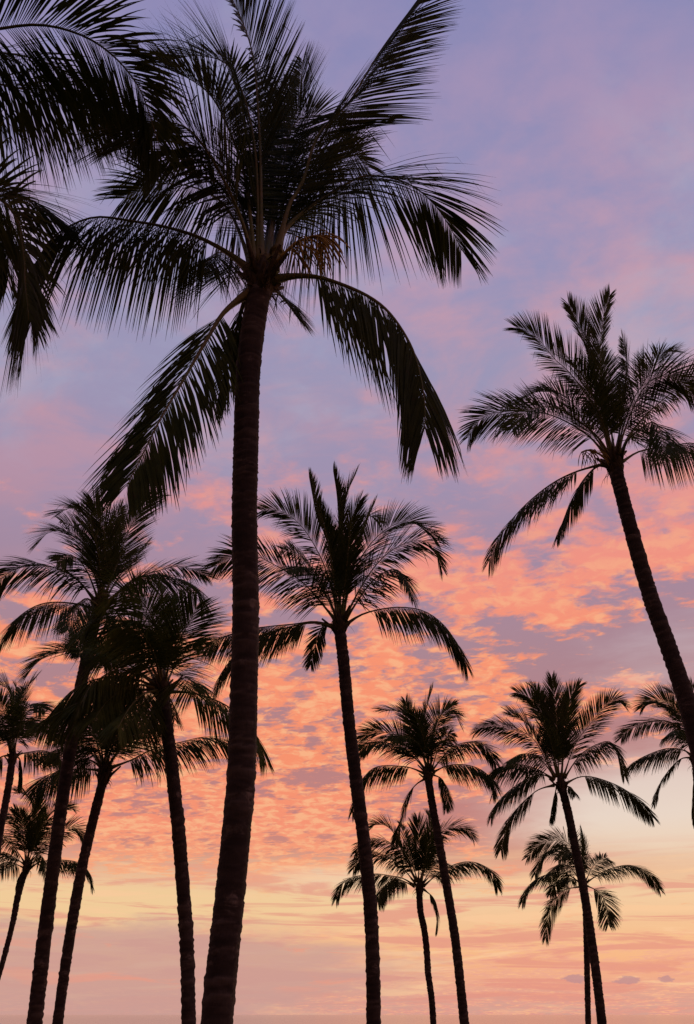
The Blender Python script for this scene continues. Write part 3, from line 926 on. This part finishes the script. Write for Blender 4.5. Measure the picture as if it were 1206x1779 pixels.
palm_tree('small young palm low on the left with thin bent trunk', 40.0,
    [(45, 1512), (39, 1528), (31, 1558), (23, 1600), (12, 1645), (-1, 1692), (-14, 1735), (-26, 1779)],
    (11, 9, 8), 3.6, [
    ([(46, 1500), (56, 1440), (58, 1410), (52, 1390), (40, 1379), (28, 1376)], 0.3, dict(droop=0.7)),
    ([(48, 1500), (54, 1460), (71, 1437), (85, 1415), (99, 1407), (119, 1403), (127, 1407)], 0.3, dict(droop=0.8)),
    ([(45, 1500), (40, 1455), (32, 1425), (15, 1413), (-5, 1420)], 0.3, dict(droop=1.0)),
    ([(44, 1500), (27, 1475), (12, 1461), (-8, 1452), (-25, 1455)], 0.3, dict(droop=1.0)),
    ([(43, 1502), (25, 1490), (12, 1482), (-8, 1480), (-25, 1490)], -0.4, dict(droop=1.3)),
    ([(42, 1508), (22, 1499), (8, 1498), (-5, 1506), (-18, 1520)], 0.5, dict(droop=1.6)),
    ([(50, 1508), (70, 1498), (90, 1494), (111, 1494), (135, 1498), (153, 1512), (161, 1540)], 0.2, dict(droop=1.7, pet=0.22)),
    ([(49, 1502), (71, 1470), (90, 1455), (113, 1440), (130, 1438), (142, 1450), (145, 1458)], 0.3, dict(droop=1.0)),
    ([(48, 1500), (58, 1440), (65, 1405), (62, 1382)], -0.5, dict(droop=0.5)),
    ([(50, 1502), (64, 1486), (75, 1490), (78, 1508), (76, 1520)], -0.6, dict(lenf=0.7, droop=1.8)),
    ([(42, 1512), (35, 1520), (31, 1535), (30, 1548)], 0.3, dict(lenf=0.35, ll=0.3)),
    ([(46, 1500), (44, 1450), (38, 1420), (25, 1405)], -0.6, dict(droop=0.8)),
    ([(49, 1500), (66, 1450), (76, 1430), (90, 1425)], -0.6, dict(droop=0.9)),
    ], seed=91)

# right-hand group
palm_tree('taller palm of the right-hand pair crossing in front of a shorter wavy palm', 34.0,
    [(744, 1352), (752, 1402), (765, 1475), (778, 1550), (790, 1625), (799, 1700), (807, 1779)],
    (13, 15, 16), 3.9, [
    ([(749, 1338), (749, 1302), (742, 1284), (724, 1267), (709, 1245), (687, 1235), (660, 1233)], -0.3, dict(droop=0.9)),
    ([(746, 1336), (738, 1257), (743, 1225), (751, 1198)], 0.4, dict(droop=0.4)),
    ([(742, 1336), (719, 1270), (708, 1235), (705, 1219)], 0.4, dict(droop=0.5)),
    ([(748, 1336), (752, 1270), (762, 1247), (774, 1235), (789, 1238), (799, 1258)], 0.5, dict(droop=0.9)),
    ([(748, 1336), (757, 1265), (773, 1235), (792, 1222)], 0.6, dict(droop=0.5)),
    ([(740, 1338), (719, 1309), (700, 1284), (675, 1274), (650, 1272), (625, 1284)], 0.3, dict(droop=0.9)),
    ([(740, 1338), (705, 1302), (668, 1289), (643, 1291), (625, 1305)], -0.4, dict(droop=1.2)),
    ([(738, 1344), (717, 1335), (695, 1331), (655, 1332), (630, 1355), (612, 1412)], 0.2, dict(droop=1.8)),
    ([(740, 1352), (724, 1362), (709, 1381), (702, 1406), (692, 1440), (687, 1462)], 0.3, dict(pet=0.2, droop=1.2, ll=0.8)),
    ([(750, 1345), (769, 1355), (777, 1381), (775, 1404)], -0.5, dict(lenf=0.7, ll=0.7)),
    ([(750, 1340), (779, 1304), (799, 1292), (829, 1289), (850, 1305), (862, 1328)], 0.2, dict(droop=1.4)),
    ([(752, 1342), (779, 1330), (811, 1329), (839, 1339), (858, 1360), (856, 1380)], -0.3, dict(droop=1.8)),
    ([(744, 1336), (728, 1295), (705, 1278), (680, 1285)], -0.7, dict(droop=1.2)),
    ([(745, 1336), (735, 1280), (725, 1250), (712, 1240)], -0.6, dict(droop=0.7)),
    ([(750, 1338), (765, 1290), (778, 1275), (790, 1280)], -0.8, dict(droop=1.2)),
    ], seed=101)

palm_tree('short wavy-trunked palm low in the centre right behind two crossing trunks', 42.0,
    [(729, 1548), (729, 1560), (731, 1585), (737, 1614), (741, 1645), (744, 1690), (750, 1735), (753, 1779)],
    (11, 11, 11), 3.9, [
    ([(727, 1532), (728, 1476), (726, 1424)], -0.4, dict(droop=0.3, roll=0.6)),
    ([(732, 1532), (750, 1468), (772, 1442), (795, 1436), (815, 1445), (822, 1456)], 0.3, dict(droop=1.0)),
    ([(725, 1532), (697, 1476), (680, 1442), (658, 1431), (644, 1438)], 0.3, dict(droop=0.8)),
    ([(722, 1534), (689, 1497), (663, 1484), (644, 1481), (625, 1493), (614, 1510)], 0.2, dict(droop=1.2)),
    ([(720, 1538), (700, 1526), (676, 1521), (650, 1518), (612, 1524), (592, 1540), (584, 1562)], 0.2, dict(droop=1.5)),
    ([(736, 1540), (761, 1518), (782, 1505), (809, 1497), (835, 1501), (856, 1518), (865, 1543)], 0.2, dict(droop=1.5)),
    ([(735, 1534), (753, 1505), (768, 1497), (780, 1502)], 0.7, dict(droop=1.0)),
    ([(736, 1545), (753, 1560), (760, 1582), (757, 1618)], -0.4, dict(lenf=0.75, ll=0.6)),
    ([(720, 1540), (690, 1528), (665, 1542), (656, 1568)], -0.5, dict(droop=1.8)),
    ([(724, 1532), (690, 1475), (662, 1458), (635, 1462), (617, 1482)], -0.3, dict(droop=1.3)),
    ([(730, 1532), (744, 1462), (748, 1430), (742, 1414)], 0.5, dict(droop=0.4)),
    ([(726, 1532), (708, 1470), (700, 1440), (692, 1430)], 0.6, dict(droop=0.6)),
    ([(726, 1532), (712, 1490), (690, 1470), (672, 1482)], -0.7, dict(droop=1.0)),
    ([(731, 1532), (742, 1480), (752, 1455), (765, 1450)], -0.6, dict(droop=0.8)),
    ], seed=111)

palm_tree('palm on the lower right with wide star-shaped crown on a leaning trunk', 36.0,
    [(977, 1370), (988, 1415), (1000, 1475), (1013, 1540), (1026, 1620), (1037, 1700), (1046, 1779)],
    (14, 15, 16), 4.1, [
    ([(971, 1350), (968, 1277), (965, 1220), (959, 1178)], -0.3, dict(droop=0.35)),
    ([(969, 1350), (951, 1263), (931, 1223), (913, 1208), (898, 1203)], 0.3, dict(droop=0.7)),
    ([(969, 1350), (948, 1274), (935, 1210), (925, 1194)], 0.4, dict(droop=0.5)),
    ([(976, 1350), (985, 1249), (993, 1208), (1007, 1190)], 0.3, dict(droop=0.4)),
    ([(979, 1350), (999, 1294), (1024, 1260), (1052, 1226), (1070, 1216), (1085, 1226)], 0.2, dict(droop=0.8)),
    ([(981, 1352), (1007, 1313), (1035, 1294), (1062, 1289), (1078, 1319), (1085, 1348)], -0.4, dict(droop=1.6)),
    ([(982, 1362), (1007, 1350), (1035, 1351), (1078, 1367), (1109, 1390), (1134, 1420)], 0.2, dict(droop=1.7, pet=0.22)),
    ([(963, 1350), (928, 1285), (895, 1268), (866, 1260), (838, 1263), (826, 1272)], 0.2, dict(droop=1.0)),
    ([(966, 1350), (923, 1268), (903, 1248), (882, 1238)], 0.4, dict(droop=0.8)),
    ([(964, 1354), (928, 1334), (895, 1328), (862, 1335), (847, 1352)], -0.4, dict(droop=1.8)),
    ([(963, 1356), (945, 1346), (923, 1350), (889, 1370), (861, 1398), (853, 1420)], 0.3, dict(droop=1.6, pet=0.2)),
    ([(963, 1364), (940, 1370), (923, 1381), (892, 1412), (878, 1443), (870, 1477)], -0.2, dict(droop=1.3, pet=0.24)),
    ([(968, 1364), (962, 1390), (957, 1428)], 0.4, dict(lenf=0.5, ll=0.45)),
    ([(964, 1350), (935, 1315), (905, 1310), (880, 1325)], -0.7, dict(droop=1.6)),
    ([(983, 1366), (992, 1368), (1000, 1378)], -0.7, dict(lenf=0.3, ll=0.5)),
    ([(972, 1350), (955, 1280), (940, 1250), (922, 1245)], -0.6, dict(droop=0.8)),
    ([(975, 1350), (980, 1280), (985, 1240), (982, 1215)], 0.6, dict(droop=0.4)),
    ], seed=121)

palm_tree('short palm low on the right half hidden behind a leaning trunk', 46.0,
    [(1014, 1545), (1016, 1570), (1018, 1610), (1020, 1680), (1022, 1779)],
    (9, 10, 10), 3.9, [
    ([(1015, 1532), (1017, 1475), (1010, 1438)], 0.2, dict(droop=0.4, roll=0.6, ll=0.6)),
    ([(1017, 1532), (1032, 1503), (1052, 1490), (1062, 1500)], 0.6, dict(droop=1.0, ll=0.8)),
    ([(1018, 1534), (1049, 1514), (1079, 1504), (1104, 1505), (1129, 1522), (1146, 1545)], 0.1, dict(droop=1.3)),
    ([(1018, 1538), (1039, 1549), (1052, 1569), (1057, 1606)], -0.4, dict(droop=1.0)),
    ([(1011, 1532), (992, 1482), (972, 1475), (950, 1480), (936, 1500), (929, 1520)], -0.3, dict(droop=1.2)),
    ([(1012, 1530), (990, 1468), (962, 1460), (937, 1467), (916, 1490)], 0.3, dict(droop=1.0)),
    ([(1010, 1535), (980, 1517), (942, 1522), (918, 1540), (907, 1568)], 0.2, dict(droop=1.3)),
    ([(1010, 1540), (980, 1547), (962, 1569), (952, 1599), (948, 1630)], -0.2, dict(droop=1.1)),
    ([(1011, 1534), (988, 1505), (968, 1503), (952, 1528)], -0.7, dict(droop=1.4)),
    ([(1012, 1530), (1000, 1490), (985, 1480), (970, 1495)], -0.7, dict(droop=1.0)),
    ([(1011, 1534), (985, 1525), (965, 1535), (955, 1555)], 0.7, dict(droop=1.4)),
    ], seed=131)

palm_tree('palm cut by the right edge below the leaning trunk with thin drooping fronds', 36.0,
    [(1209, 1325), (1214, 1400), (1222, 1500), (1230, 1620), (1236, 1779)],
    (13, 14, 15), 4.1, [
    ([(1206, 1308), (1180, 1243), (1161, 1224), (1143, 1216), (1126, 1219), (1115, 1230)], 0.3, dict(droop=0.8)),
    ([(1205, 1310), (1180, 1266), (1155, 1252), (1125, 1254), (1105, 1262), (1088, 1272), (1079, 1283)], -0.2, dict(droop=1.1)),
    ([(1204, 1313), (1187, 1303), (1161, 1300), (1133, 1308), (1106, 1321), (1090, 1335)], 0.3, dict(droop=1.5)),
    ([(1204, 1316), (1184, 1318), (1165, 1335), (1146, 1363), (1136, 1398)], 0.3, dict(droop=1.2, ll=0.6, lenf=0.8)),
    ([(1207, 1320), (1206, 1345), (1204, 1385), (1206, 1432)], -0.2, dict(lenf=0.7, ll=0.5)),
    ([(1207, 1308), (1190, 1240), (1176, 1210), (1162, 1202)], -0.3, dict(droop=0.8)),
    ([(1209, 1308), (1207, 1240), (1204, 1190)], 0.3, dict(droop=0.5)),
    ([(1211, 1308), (1225, 1250), (1245, 1215), (1270, 1205)], -0.3),
    ([(1213, 1310), (1245, 1275), (1280, 1270), (1315, 1300)], 0.3),
    ([(1213, 1316), (1245, 1310), (1280, 1330), (1305, 1375)], -0.3),
    ([(1206, 1310), (1190, 1275), (1170, 1270), (1150, 1285)], -0.7, dict(droop=1.4)),
    ([(1206, 1308), (1192, 1260), (1180, 1235), (1165, 1230)], 0.6, dict(droop=0.8)),
    ], seed=141)
